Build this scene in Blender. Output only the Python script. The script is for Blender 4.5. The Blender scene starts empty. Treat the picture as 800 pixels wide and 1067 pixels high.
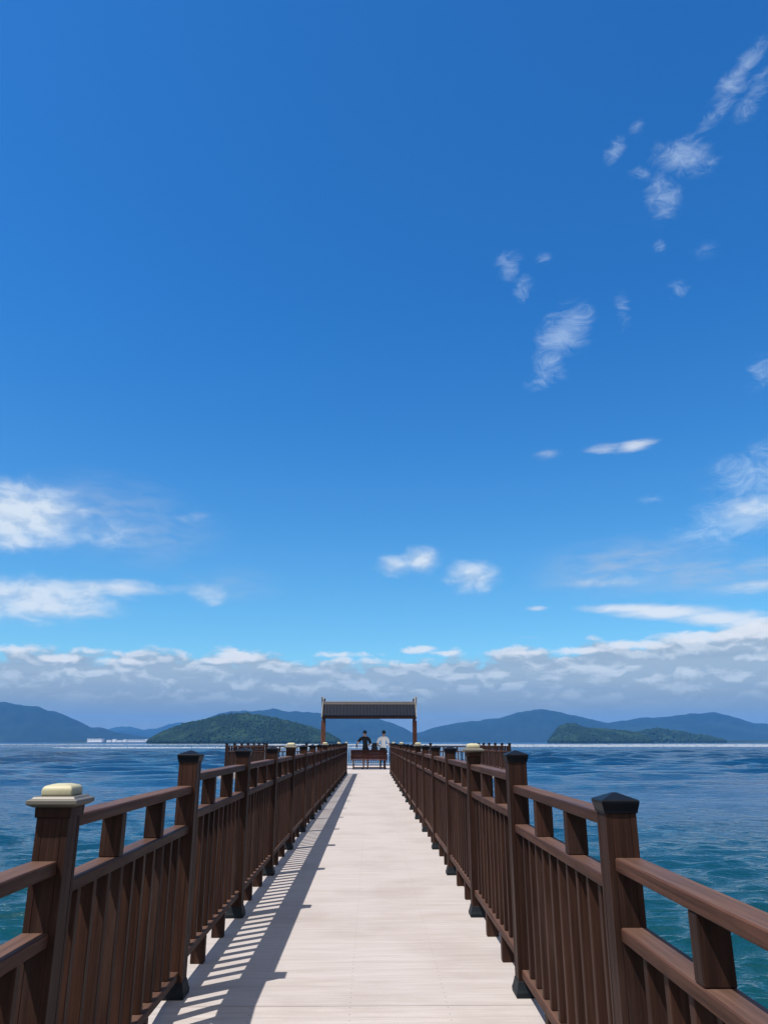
import bpy, bmesh, math, random
from mathutils import Vector, Matrix, noise
R = math.radians
random.seed(7)
S = bpy.context.scene
COL = S.collection

# ------------------------------------------------------------------ camera
F = 770.0; PITCH = 17.26; YAW = 0.96; CAMX, CAMZ = 0.096, 1.24
cam = bpy.data.cameras.new('camera'); co = bpy.data.objects.new('camera', cam); COL.objects.link(co)
co.location = (CAMX, 0, CAMZ)
co.rotation_euler = (R(90 + PITCH), R(0.0), R(-YAW))
cam.sensor_fit = 'VERTICAL'; cam.sensor_height = 36; cam.lens = 36 * F / 1067
cam.clip_start = 0.05; cam.clip_end = 60000
S.camera = co

SEA = -2.6          # water level, deck is 0

def ray(u, v):
    """direction of a photo pixel as azimuth and elevation (degrees), used to size far hills and clouds"""
    x = (u - 400) / F; y = (533.5 - v) / F
    s, c = math.sin(R(PITCH)), math.cos(R(PITCH))
    h = c - s * y; z = s + c * y
    return math.degrees(math.atan2(x, h)) + YAW, math.degrees(math.atan2(z, math.hypot(h, x)))

# ------------------------------------------------------------------ node helpers
class NT:
    def __init__(s, tree): s.t = tree; s.n = tree.nodes; s.l = tree.links
    def new(s, typ, **k):
        n = s.n.new(typ)
        for a, b in k.items(): setattr(n, a, b)
        return n
    def put(s, sock, v):
        if isinstance(v, bpy.types.NodeSocket): s.l.new(v, sock)
        elif v is not None: sock.default_value = v
    def m(s, op, a, b=None, c=None, clamp=False):
        n = s.new('ShaderNodeMath', operation=op, use_clamp=clamp)
        s.put(n.inputs[0], a)
        if b is not None: s.put(n.inputs[1], b)
        if c is not None: s.put(n.inputs[2], c)
        return n.outputs[0]
    def mr(s, v, a, b, c=0.0, d=1.0, smooth=True):
        n = s.new('ShaderNodeMapRange', interpolation_type='SMOOTHSTEP' if smooth else 'LINEAR')
        for i, q in enumerate((v, a, b, c, d)): s.put(n.inputs[i], q)
        return n.outputs[0]
    def mix(s, f, a, b, blend='MIX'):
        n = s.new('ShaderNodeMix', data_type='RGBA', blend_type=blend)
        s.put(n.inputs[0], f)
        s.put(n.inputs[6], a if not isinstance(a, tuple) else (*a, 1)); s.put(n.inputs[7], b if not isinstance(b, tuple) else (*b, 1))
        return n.outputs[2]
    def noise(s, vec, scale=5, detail=4, rough=.5, dist=0, lac=2.0):
        n = s.new('ShaderNodeTexNoise'); s.put(n.inputs['Vector'], vec)
        n.inputs['Scale'].default_value = scale; n.inputs['Detail'].default_value = detail
        n.inputs['Roughness'].default_value = rough; n.inputs['Distortion'].default_value = dist; n.inputs['Lacunarity'].default_value = lac
        return n.outputs[0]
    def mapping(s, vec, scale=(1, 1, 1), loc=(0, 0, 0), rot=(0, 0, 0), typ='POINT'):
        n = s.new('ShaderNodeMapping', vector_type=typ); s.put(n.inputs[0], vec)
        n.inputs[1].default_value = loc; n.inputs[2].default_value = rot; n.inputs[3].default_value = scale
        return n.outputs[0]

def material(name):
    m = bpy.data.materials.new(name); m.use_nodes = True
    t = NT(m.node_tree)
    return m, t, t.n['Principled BSDF']

def bump(t, p, h, strength=.3, dist=.01, normal=None):
    b = t.new('ShaderNodeBump'); b.inputs['Strength'].default_value = strength; b.inputs['Distance'].default_value = dist
    t.put(b.inputs['Height'], h)
    if normal is not None: t.put(b.inputs['Normal'], normal)
    if p is not None: t.put(p.inputs['Normal'], b.outputs[0])
    return b.outputs[0]

def simple(name, col, rough=.6, metal=0.0, var=.25, nscale=6, spec=.4):
    m, t, p = material(name)
    tc = t.new('ShaderNodeTexCoord').outputs['Object']
    n = t.noise(tc, nscale, 4, .6)
    lo = tuple(c * (1 - var) for c in col); hi = tuple(min(1, c * (1 + var)) for c in col)
    t.put(p.inputs['Base Color'], t.mix(n, lo, hi))
    p.inputs['Roughness'].default_value = rough; p.inputs['Metallic'].default_value = metal; p.inputs['Specular IOR Level'].default_value = spec
    return m

def wood(name, axis, col=(.047, .0208, .0137), rough=.55, top=(.062, .0345, .0255)):
    m, t, p = material(name)
    tc = t.new('ShaderNodeTexCoord').outputs['Object']
    info = t.new('ShaderNodeObjectInfo')
    off = t.new('ShaderNodeVectorMath', operation='MULTIPLY_ADD')
    cx = t.new('ShaderNodeCombineXYZ')
    for i in range(3): t.put(cx.inputs[i], info.outputs['Random'])
    t.put(off.inputs[0], cx.outputs[0]); off.inputs[1].default_value = (31, 17, 53); t.put(off.inputs[2], tc)
    v = off.outputs[0]
    sc = [46, 46, 46]; sc[axis] = 1.7
    g = t.noise(t.mapping(v, tuple(sc)), 1, 5, .65, .6)
    sc2 = [7, 7, 7]; sc2[axis] = 1.2
    w = t.noise(t.mapping(v, tuple(sc2)), 1, 4, .6)
    c1 = t.mix(t.mr(g, .3, .72), tuple(c * .6 for c in col), tuple(c * 1.38 for c in col))
    pale = tuple(min(1, c * 1.5 + .02) for c in col)
    c2 = t.mix(t.mr(w, .5, .78, 0, .55), c1, pale)
    rnd = t.m('MULTIPLY_ADD', info.outputs['Random'], .55, .74)
    sc3 = [24, 24, 24]; sc3[axis] = 1.6
    scuff = t.mr(t.noise(t.mapping(v, tuple(sc3)), 1, 6, .7, .8), .62, .74, 0, .5)
    c2 = t.mix(scuff, c2, tuple(min(1, c * 2.3 + .012) for c in col))
    stain = t.mr(t.noise(v, 3.2, 5, .65), .5, .72, 0, .45)
    c2 = t.mix(stain, c2, tuple(c * .55 for c in col))
    mul = t.new('ShaderNodeVectorMath', operation='SCALE'); t.put(mul.inputs[0], c2); t.put(mul.inputs['Scale'], rnd)
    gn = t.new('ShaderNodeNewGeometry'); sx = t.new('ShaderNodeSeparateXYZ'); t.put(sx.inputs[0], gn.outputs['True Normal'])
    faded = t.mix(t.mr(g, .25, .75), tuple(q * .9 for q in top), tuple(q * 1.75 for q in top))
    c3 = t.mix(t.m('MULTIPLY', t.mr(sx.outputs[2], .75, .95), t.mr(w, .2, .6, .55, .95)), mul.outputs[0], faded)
    t.put(p.inputs['Base Color'], c3)
    t.put(p.inputs['Roughness'], t.mr(w, .3, .7, rough - .08, rough + .14))
    p.inputs['Specular IOR Level'].default_value = .13
    bump(t, p, g, .5, .004)
    return m

def dirty(name, col, rough, metal, var):
    m = simple(name, col, rough, metal, var); t = NT(m.node_tree); p = t.n['Principled BSDF']
    tc = t.new('ShaderNodeTexCoord').outputs['Object']; src = p.inputs['Base Color'].links[0].from_socket
    n = t.mr(t.noise(t.mapping(tc, (30, 30, 12)), 1, 5, .7), .48, .75, 0, .6); sp_ = t.mr(t.noise(tc, 160, 2, .5), .66, .72, 0, .55)
    t.put(p.inputs['Base Color'], t.mix(sp_, t.mix(n, src, (.20, .18, .11)), (.08, .07, .05)))
    return m
M = {}
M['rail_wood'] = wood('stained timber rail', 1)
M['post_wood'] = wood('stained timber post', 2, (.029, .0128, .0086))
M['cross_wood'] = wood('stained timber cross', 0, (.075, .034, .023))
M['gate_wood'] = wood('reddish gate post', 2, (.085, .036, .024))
M['black_metal'] = simple('black coated metal', (.004, .005, .008), .42, 0, .5, 30, .14)
M['shoe'] = simple('dark grey post shoe', (.008, .011, .014), .55, 0, .5, 25, .15)
M['tray'] = simple('weathered lamp tray', (.105, .095, .08), .5, .1)
M['lens'] = dirty('cream lamp lens', (.34, .315, .205), .55, 0, .14)
M['steel'] = simple('pale steel', (.5, .53, .56), .4, .5)
M['white'] = simple('white paint', (.75, .76, .77), .6, 0, .08, .2)
M['grey_roof'] = simple('grey roof sheet', (.3, .34, .38), .6, 0, .1, .2)
M['skin'] = simple('skin', (.55, .34, .25), .55, 0, .06)
M['hair'] = simple('black hair', (.012, .011, .011), .5, 0, .4, 40)
M['black_cloth'] = simple('black cloth', (.014, .014, .017), .9, 0, .3, 20)
M['white_cloth'] = simple('white cloth', (.9, .9, .9), .9, 0, .05, 12)
M['dark_trousers'] = simple('dark trousers', (.02, .021, .028), .9, 0, .2, 12)
M['shoe_cloth'] = simple('black shoes', (.015, .015, .017), .6)
M['float'] = simple('weathered foam float', (.40, .43, .46), .8, 0, .1, .5)
M['bag'] = simple('black nylon', (.012, .013, .018), .7)

# deck boards laid across the pier
def deck_mat(name, tint=1.0):
    m, t, p = material(name)
    tc = t.new('ShaderNodeTexCoord').outputs['Object']
    sep = t.new('ShaderNodeSeparateXYZ'); t.put(sep.inputs[0], tc)
    y = sep.outputs[1]
    board = .145
    row = t.m('DIVIDE', y, board)
    fr = t.m('FRACT', row); idx = t.m('FLOOR', row)
    gap = t.m('MINIMUM', fr, t.m('SUBTRACT', 1, fr))            # 0 at a joint
    joint = t.mr(gap, .006, .028, 0, 1)
    wn = t.new('ShaderNodeTexWhiteNoise', noise_dimensions='1D'); t.put(wn.inputs['W'], idx)
    groove = t.m('ABSOLUTE', t.m('SINE', t.m('MULTIPLY', y, math.pi / .0181)))
    streak = t.noise(t.mapping(tc, (2.2, 38, 1)), 1, 5, .62, .3)
    streak2 = t.noise(t.mapping(tc, (.9, 7, 1)), 1, 4, .6, .5)
    blot = t.noise(tc, 1.1, 5, .6)
    fine = t.noise(tc, 120, 3, .6)
    base = t.mix(wn.outputs[0], (.360 * tint, .317 * tint, .299 * tint), (.380 * tint, .336 * tint, .318 * tint))
    base = t.mix(t.mr(streak, .35, .7, 0, .7), base, (.450 * tint, .408 * tint, .392 * tint))
    base = t.mix(t.mr(streak2, .5, .78, 0, .5), base, (.29 * tint, .235 * tint, .195 * tint))
    base = t.mix(t.mr(blot, .45, .7, 0, .5), base, (.28 * tint, .235 * tint, .212 * tint))
    base = t.mix(t.mr(fine, .3, .7, 0, .18), base, (.26 * tint, .22 * tint, .19 * tint))
    base = t.mix(t.m('MULTIPLY', t.m('SUBTRACT', 1, groove), .10), base, (.20, .17, .15))
    base = t.mix(t.m('MULTIPLY', t.m('SUBTRACT', 1, joint), .20), base, (.09, .075, .065))
    # screw heads, two to a board at each joist
    jx = t.m('ABSOLUTE', t.m('SUBTRACT', t.m('FRACT', t.m('ADD', t.m('DIVIDE', sep.outputs[0], .48), .5)), .5))
    jy = t.m('ABSOLUTE', t.m('SUBTRACT', t.m('ABSOLUTE', t.m('SUBTRACT', fr, .5)), .27))
    rr = t.m('SQRT', t.m('ADD', t.m('POWER', t.m('MULTIPLY', jx, .48), 2), t.m('POWER', t.m('MULTIPLY', jy, board), 2)))
    base = t.mix(t.mr(rr, .0035, .0055, .7, 0), base, (.10, .085, .075))
    t.put(p.inputs['Base Color'], base)
    p.inputs['Roughness'].default_value = .75
    h = t.m('ADD', t.m('MULTIPLY', joint, 1.0), t.m('ADD', t.m('MULTIPLY', groove, .22), t.m('MULTIPLY', streak, .35)))
    bump(t, p, h, .35, .004)
    return m
M['deck'] = deck_mat('pale ribbed deck boards', .87)

# ------------------------------------------------------------------ mesh helpers
def add_box(bm, lo, hi):
    v = [bm.verts.new((x, y, z)) for x in (lo[0], hi[0]) for y in (lo[1], hi[1]) for z in (lo[2], hi[2])]
    for f in ((0, 1, 3, 2), (4, 6, 7, 5), (0, 4, 5, 1), (2, 3, 7, 6), (0, 2, 6, 4), (1, 5, 7, 3)):
        bm.faces.new([v[i] for i in f])

def add_frustum(bm, a0, z0, a1, z1, b0=None, b1=None, caps=(True, True)):
    b0 = a0 if b0 is None else b0; b1 = a1 if b1 is None else b1
    lo = [bm.verts.new((x * a0, y * b0, z0)) for x, y in ((-1, -1), (1, -1), (1, 1), (-1, 1))]
    hi = [bm.verts.new((x * a1, y * b1, z1)) for x, y in ((-1, -1), (1, -1), (1, 1), (-1, 1))]
    for i in range(4): bm.faces.new((lo[i], lo[(i + 1) % 4], hi[(i + 1) % 4], hi[i]))
    if caps[0]: bm.faces.new(lo[::-1])
    if caps[1]: bm.faces.new(hi)

def add_stack(bm, rings):
    """square stacked rings (half width, z) closed at both ends"""
    prev = None
    for i, (a, z) in enumerate(rings):
        r = [bm.verts.new((x * a, y * a, z)) for x, y in ((-1, -1), (1, -1), (1, 1), (-1, 1))]
        if prev is None: bm.faces.new(r[::-1])
        else:
            for k in range(4): bm.faces.new((prev[k], prev[(k + 1) % 4], r[(k + 1) % 4], r[k]))
        prev = r
    bm.faces.new(prev)

def bevel(bm, w, seg=1):
    bmesh.ops.bevel(bm, geom=list(bm.edges), offset=w, segments=seg, affect='EDGES', profile=.5)

def mesh(name, bm, mat, smooth=False):
    bmesh.ops.recalc_face_normals(bm, faces=bm.faces)
    me = bpy.data.meshes.new(name); bm.to_mesh(me); bm.free()
    for m_ in (mat if isinstance(mat, (list, tuple)) else [mat]): me.materials.append(m_)
    if smooth:
        for p in me.polygons: p.use_smooth = True
    return me

def box_mesh(name, lo, hi, mat, bev=.003):
    bm = bmesh.new(); add_box(bm, lo, hi)
    if bev: bevel(bm, bev)
    return mesh(name, bm, mat)

def place(name, me, parent=None, loc=(0, 0, 0), rot=(0, 0, 0)):
    o = bpy.data.objects.new(name, me); COL.objects.link(o)
    o.location = loc; o.rotation_euler = rot
    if parent is not None: o.parent = parent
    return o

def thing(name, label, cat, loc=(0, 0, 0), rz=0, group=None):
    o = bpy.data.objects.new(name, None); COL.objects.link(o)
    o.location = loc; o.rotation_euler = (0, 0, rz); o.empty_display_size = .2
    return tag(o, label, cat, group)

def tag(o, label, cat, group=None, kind=None):
    if label: o['label'] = label
    if cat: o['category'] = cat
    if group: o['group'] = group
    if kind: o['kind'] = kind
    return o

def struct(name, me, loc=(0, 0, 0)):
    o = place(name, me, None, loc); o['kind'] = 'structure'
    return o

# ------------------------------------------------------------------ pier deck, ramp, platform
RAMP_Y = 4.19; SLOPE = .0725
Y0, STEP, LAST = 2.545, 1.8, 16
YEND = Y0 + STEP * LAST            # 31.345
def py(n, s): return (2.578 if s < 0 else 2.61) if n == 0 else Y0 + STEP * n
def ground(y): return 0.0 if y >= RAMP_Y else -(RAMP_Y - y) * SLOPE

bm = bmesh.new(); add_box(bm, (-1.03, RAMP_Y, -.16), (1.03, YEND - .1, 0)); struct('pier_deck', mesh('pier_deck', bm, M['deck']))
bm = bmesh.new()
yn = -4.0; zn = ground(yn)
prof = [(yn, zn), (RAMP_Y - .003, -.001), (RAMP_Y - .003, -.16), (yn, zn - .16)]
a = [bm.verts.new((-1.03, y, z)) for y, z in prof]; b = [bm.verts.new((1.03, y, z)) for y, z in prof]
bm.faces.new(a); bm.faces.new(b[::-1])
for i in range(4): bm.faces.new((a[i], a[(i + 1) % 4], b[(i + 1) % 4], b[i]))
struct('ramp_deck', mesh('ramp_deck', bm, M['deck']))
PX, PY1 = 5.95, 42.5
bm = bmesh.new(); add_box(bm, (-PX, YEND - .097, -.165), (PX, PY1, 0)); struct('platform_deck', mesh('platform_deck', bm, M['deck']))

# piles under the pier
pile_mat = simple('weathered concrete pile', (.3, .28, .25), .85, 0, .3, 3)
bm = bmesh.new()
bmesh.ops.create_cone(bm, cap_ends=True, segments=20, radius1=.16, radius2=.16, depth=4.4)
bmesh.ops.translate(bm, verts=bm.verts, vec=(0, 0, -2.2 - .17))
pile_me = mesh('pile', bm, pile_mat)

# ------------------------------------------------------------------ fence kit (shared meshes; local y runs along the fence)
def post_mesh(h):
    """square post with a shallow groove either side of each face"""
    w, e, g, d = .05, .019, .0022, .0022
    side = [(-w, -w), (-w + e, -w), (-w + e, -w + d), (-w + e + g, -w + d), (-w + e + g, -w + .0008),
            (w - e - g, -w + .0008), (w - e - g, -w + d), (w - e, -w + d), (w - e, -w)]
    pts = []
    for k in range(4):
        ca, sa = [(1, 0), (0, 1), (-1, 0), (0, -1)][k]
        pts += [(x * ca - y * sa, x * sa + y * ca) for x, y in side]
    bm = bmesh.new()
    lo = [bm.verts.new((x, y, .02)) for x, y in pts]; hi = [bm.verts.new((x, y, h)) for x, y in pts]
    n = len(pts)
    for i in range(n): bm.faces.new((lo[i], lo[(i + 1) % n], hi[(i + 1) % n], hi[i]))
    bm.faces.new(lo[::-1]); bm.faces.new(hi)
    return mesh('post', bm, M['post_wood'])
POST = post_mesh(1.136)
bm = bmesh.new(); add_stack(bm, [(.0545, 1.133), (.055, 1.139), (.061, 1.164), (.0615, 1.171), (.057, 1.1745), (.006, 1.194)]); bevel(bm, .0015)
CAP = mesh('post_cap', bm, M['black_metal'])
bm = bmesh.new(); add_stack(bm, [(.066, .001), (.067, .022), (.062, .034), (.0545, .064), (.0535, .072)]); bevel(bm, .002)
SHOE = mesh('post_shoe', bm, M['shoe'])
bm = bmesh.new(); add_stack(bm, [(.056, 1.128), (.0575, 1.158)]); bevel(bm, .0015); COLLAR = mesh('lamp_collar', bm, M['post_wood'])
bm = bmesh.new(); add_stack(bm, [(.061, 1.1585), (.071, 1.163), (.0795, 1.168), (.0795, 1.180), (.069, 1.184), (.064, 1.190), (.056, 1.1915)]); bevel(bm, .0015, 2)
TRAY = mesh('lamp_tray', bm, M['tray'])
bm = bmesh.new(); add_stack(bm, [(.0485, 1.1918), (.0485, 1.212), (.043, 1.221), (.022, 1.227)]); bevel(bm, .004, 3)
LENS = mesh('lamp_lens', bm, M['lens'], True)
RW = .0425
def rail_mesh(L): return box_mesh('rail', (-RW, -L / 2 + .051, -.04), (RW, L / 2 - .051, 0), M['rail_wood'], .004)
RAILS = {k: rail_mesh(k) for k in (1.8, 1.6, 1.735, 1.865, 1.767, 1.833)}
ZT, ZM, ZB = 1.069, .871, .182
BLOCK = box_mesh('spacer', (-RW + .003, -.0275, ZM + .0006), (RW - .003, .0275, ZT - .0405), M['post_wood'], .003)
FOOT = box_mesh('foot', (-RW + .003, -.0275, .001), (RW - .003, .0275, ZB - .0405), M['post_wood'], .003)
BAL = box_mesh('baluster', (-.030, -.017, ZB + .0006), (.030, .017, ZM - .0405), M['post_wood'], .003)

def add_post(f, x, y, z, lamp):
    p = place('post', POST, f, (x, y, z))
    place('post_shoe', SHOE, p)
    if lamp:
        place('lamp_collar', COLLAR, p); place('lamp_tray', TRAY, p); place('lamp_lens', LENS, p)
    else: place('post_cap', CAP, p)

def add_panel(f, x, y, z, L, rz, outset, nbal=10, bulk=None):
    """one bay centred on x, y; rz 0 runs along y"""
    ca, sa = math.cos(rz), math.sin(rz)
    def at(dx, dy): return (x + dx * ca - dy * sa, y + dx * sa + dy * ca, z)
    for nm, h in (('top_rail', ZT), ('middle_rail', ZM), ('bottom_rail', ZB)):
        q = at(outset, 0); place(nm, RAILS[L], f, (q[0], q[1], z + h), (0, 0, rz))
    for k in (-1, 1):
        place('spacer', BLOCK, f, at(outset, k * L / 6), (0, 0, rz)); place('foot', FOOT, f, at(outset, k * L / 6), (0, 0, rz))
    gap = (L - .1) / (nbal + 1)
    for k in range(nbal):
        q = at(outset, -L / 2 + .05 + gap * (k + 1))
        if bulk is not None: bulk.append((q, rz))
        else: place('baluster', BAL, f, q, (0, 0, rz))

def bulk_balusters(f, bulk):
    bm = bmesh.new()
    for (x, y, z), rz in bulk:
        n0 = len(bm.verts); add_box(bm, (-.030, -.017, ZB + .0006), (.030, .017, ZM - .0405)); bm.verts.ensure_lookup_table()
        mt = Matrix.Translation((x, y, z)) @ Matrix.Rotation(rz, 4, 'Z')
        bmesh.ops.transform(bm, matrix=mt, verts=bm.verts[n0:])
    o = place('baluster', mesh('balusters', bm, M['post_wood']), f); o['kind'] = 'stuff'

def pier_fence(s, label, lamps):
    f = thing('pier_railing', label, 'railing', (s * .904, 0, 0), 0, 'brown railings of the pier')
    bulk = []
    for n in range(-1, LAST + 1):
        y = py(n, s)
        add_post(f, 0, y, ground(y), n in lamps)
        if n < LAST:
            y2 = py(n + 1, s); z = (ground(y) + ground(y2)) / 2
            add_panel(f, 0, (y + y2) / 2, z, round(y2 - y, 3), 0, s * .0105, 10, None if n < 9 else bulk)
    bulk_balusters(f, bulk)
    return f
pier_fence(-1, 'dark brown timber railing left of the pier walkway, casting a striped shadow on the boards', (0, 4, 8, 12, 16))
pier_fence(1, 'dark brown timber railing along the right side of the pier, nearest post black capped', (2, 6, 10, 14))

def platform_fence(s, label):
    f = thing('platform_railing', label, 'railing', (0, 0, 0), 0, 'brown railings of the platform')
    for k in range(3):
        x0 = .904 + 1.6 * k
        add_panel(f, s * (x0 + .8), YEND, 0, 1.6, R(90), 0, 9)
        add_post(f, s * (x0 + 1.6), YEND, 0, False)
    for k in range(6):
        y = YEND + 1.8 * k
        add_panel(f, s * 5.704, y + .9, 0, 1.8, 0, s * .0105, 9)
        add_post(f, s * 5.704, y + 1.8, 0, False)
    return f
platform_fence(-1, 'brown timber railing round the left half of the platform, row of posts with small caps')
platform_fence(1, 'brown timber railing round the right half of the platform, behind the lamp topped post')

# pale metal balustrade at the far edge
fr = thing('metal_railing', 'pale grey metal balustrade with upright bars at the far edge of the platform', 'railing', (0, YEND + 10.8, 0))
steel_bar = box_mesh('bar', (-.011, -.011, .101), (.011, .011, 1.049), M['steel'], 0)
for x0, x1 in ((-5.6, -1.9), (-1.86, 1.86), (1.9, 5.6)):
    place('handrail', box_mesh('handrail', (x0, -.03, 1.05), (x1, .03, 1.09), M['steel'], .004), fr)
    place('lower_rail', box_mesh('lower_rail', (x0, -.02, .07), (x1, .02, .10), M['steel'], .003), fr)
for x in (-5.62, -1.88, 1.88, 5.62):
    place('post', box_mesh('metal_post', (-.018, -.035, .001), (.018, .035, 1.12), M['steel'], .004), fr, (x, 0, 0))
for k in range(92):
    x = -5.5 + 11 * k / 91
    if min(abs(abs(x) - 1.88), 9) > .05: place('bar', steel_bar, fr, (x, 0, 0))

for k, y in enumerate((5.5, 11, 16.5, 22, 27.5)):
    for s in (-1, 1):
        tag(place('support_pile', pile_me, None, (s * .8, y, 0)), 'round concrete pile holding up the pier deck above the water', 'pile', 'concrete piles under the pier')

# ------------------------------------------------------------------ roofed gateway on the platform
GY = 36.85
slate, t, p = material('dark slate roof tile')
tc = t.new('ShaderNodeTexCoord').outputs['Object']
n1 = t.noise(t.mapping(tc, (12, 3, 3)), 1, 4, .6)
t.put(p.inputs['Base Color'], t.mix(n1, (.003, .0045, .010), (.008, .011, .020))); p.inputs['Roughness'].default_value = .6; p.inputs['Specular IOR Level'].default_value = .08
M['slate'] = slate
M['pale_board'] = simple('pale weathered board', (.13, .12, .11), .7)
M['ridge'] = simple('ridge band', (.11, .10, .10), .6)
g = thing('roofed_gateway', 'brown gateway on two posts carrying a dark tiled ridge roof over the platform', 'gateway', (-.0, GY, 0))
GX = 2.18; ZE, ZR = 2.30, 2.98; HD = .62
for s in (-1, 1):
    pm = bmesh.new(); add_frustum(pm, .1, .03, .1, 2.2); bevel(pm, .006)
    po = place('post', mesh('gate_post', pm, M['gate_wood']), g, (s * GX, 0, 0))
    fm = bmesh.new(); add_stack(fm, [(.14, .001), (.14, .08), (.115, .12)]); bevel(fm, .004); place('plinth', mesh('plinth', fm, M['shoe']), po)
    place('bracket', box_mesh('bracket', (-.05, -.48, 2.202), (.05, .48, 2.298), M['rail_wood'], .005), g, (s * (GX - .02), 0, 0))
for yy in (-.52, .52):
    place('eave_beam', box_mesh('eave_beam', (-2.2, -.05, ZE), (2.2, .05, ZE + .13), M['cross_wood'], .006), g, (0, yy, 0))
# two roof slopes, ribbed like tile courses
for s in (-1, 1):
    bm = bmesh.new(); nx, nu = 112, 14
    rows = []
    for j in range(nu + 1):
        tt = j / nu; y = s * (.055 + (HD + .03 - .055) * tt); z = ZR - (ZR - ZE - .11) * (tt ** .9) + .004
        row = []
        for i in range(nx + 1):
            x = -2.22 + 4.44 * i / nx
            dz = .007 * (1 if i % 4 in (0, 1) else 0) + (.012 * ((j * 2) % 2 == 0) * (1 - (tt * 7) % 1))
            row.append(bm.verts.new((x, y, z + dz)))
        rows.append(row)
    for j in range(nu):
        for i in range(nx): bm.faces.new((rows[j][i], rows[j][i + 1], rows[j + 1][i + 1], rows[j + 1][i]))
    r = bmesh.ops.extrude_face_region(bm, geom=list(bm.faces))
    bmesh.ops.translate(bm, verts=[e for e in r['geom'] if isinstance(e, bmesh.types.BMVert)], vec=(0, 0, -.06))
    place('roof_slope', mesh('roof_slope', bm, M['slate']), g)
place('ridge', box_mesh('ridge', (-2.2, -.075, ZR + .03), (2.2, .075, ZR + .11), M['ridge'], .012), g)
place('ridge_band', box_mesh('ridge_band', (-2.2, -.11, ZR - .04), (2.2, .11, ZR + .0285), M['ridge'], .008), g)
for s in (-1, 1):
    # pale barge boards following both slopes with the crossed tips rising over the ridge
    for q in (-1, 1):
        bm = bmesh.new()
        a, bnd = Vector((0, q * .70, ZE + .02)), Vector((0, -q * .13, ZR + .33))
        d = (bnd - a).normalized(); nrm = Vector((0, -d.z, d.y)) * .055
        for x in (-.025, .025):
            pass
        vs = []
        for x in (-.022, .022):
            vs.append([bm.verts.new((x,) + tuple(pv)[1:]) for pv in (a - nrm, bnd - nrm * .5, bnd + nrm * .5, a + nrm)])
        bm.faces.new(vs[0]); bm.faces.new(vs[1][::-1])
        for i in range(4): bm.faces.new((vs[0][i], vs[0][(i + 1) % 4], vs[1][(i + 1) % 4], vs[1][i]))
        place('barge_board', mesh('barge_board', bm, M['pale_board']), g, (s * (2.25 + .024 * q), 0, 0))
    bm = bmesh.new(); add_stack(bm, [(.05, ZR + .111), (.03, ZR + .15), (.045, ZR + .19), (.012, ZR + .27)])
    place('finial', mesh('finial', bm, M['post_wood']), g, (s * 2.14, 0, 0))

# ------------------------------------------------------------------ bench under the gateway
BY = 36.75
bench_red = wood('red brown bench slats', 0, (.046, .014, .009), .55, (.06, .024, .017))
bn = thing('slatted_bench', 'red brown slatted bench with tall back standing under the gateway roof', 'bench', (0, BY, 0))
for k in range(3):
    place('back_slat', box_mesh('back_slat', (-.86, -.02, .455 + .138 * k), (.86, .02, .455 + .138 * k + .134), bench_red, .006), bn)
for k in range(3):
    place('seat_slat', box_mesh('seat_slat', (-.86, -.42 + .135 * k, .40), (.86, -.42 + .135 * k + .125, .44), bench_red, .006), bn)
for s in (-1, 1):
    place('leg', box_mesh('leg', (-.03, -.40, .001), (.03, -.34, .399), M['post_wood'], .004), bn, (s * .72, 0, 0))
    place('leg', box_mesh('rear_leg', (-.03, .021, .001), (.03, .08, .86), M['post_wood'], .004), bn, (s * .72, 0, 0))
    place('seat_bearer', box_mesh('seat_bearer', (-.025, -.338, .33), (.025, .018, .398), M['post_wood'], .004), bn, (s * .72, 0, 0))
    place('armrest', box_mesh('armrest', (-.035, -.42, .62), (.035, -.022, .655), bench_red, .006), bn, (s * .82, 0, 0))
    place('arm_support', box_mesh('arm_support', (-.025, -.40, .441), (.025, -.34, .619), M['post_wood'], .004), bn, (s * .82, 0, 0))
place('stretcher', box_mesh('stretcher', (-.69, -.39, .06), (.69, -.35, .11), M['post_wood'], .004), bn)

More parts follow.
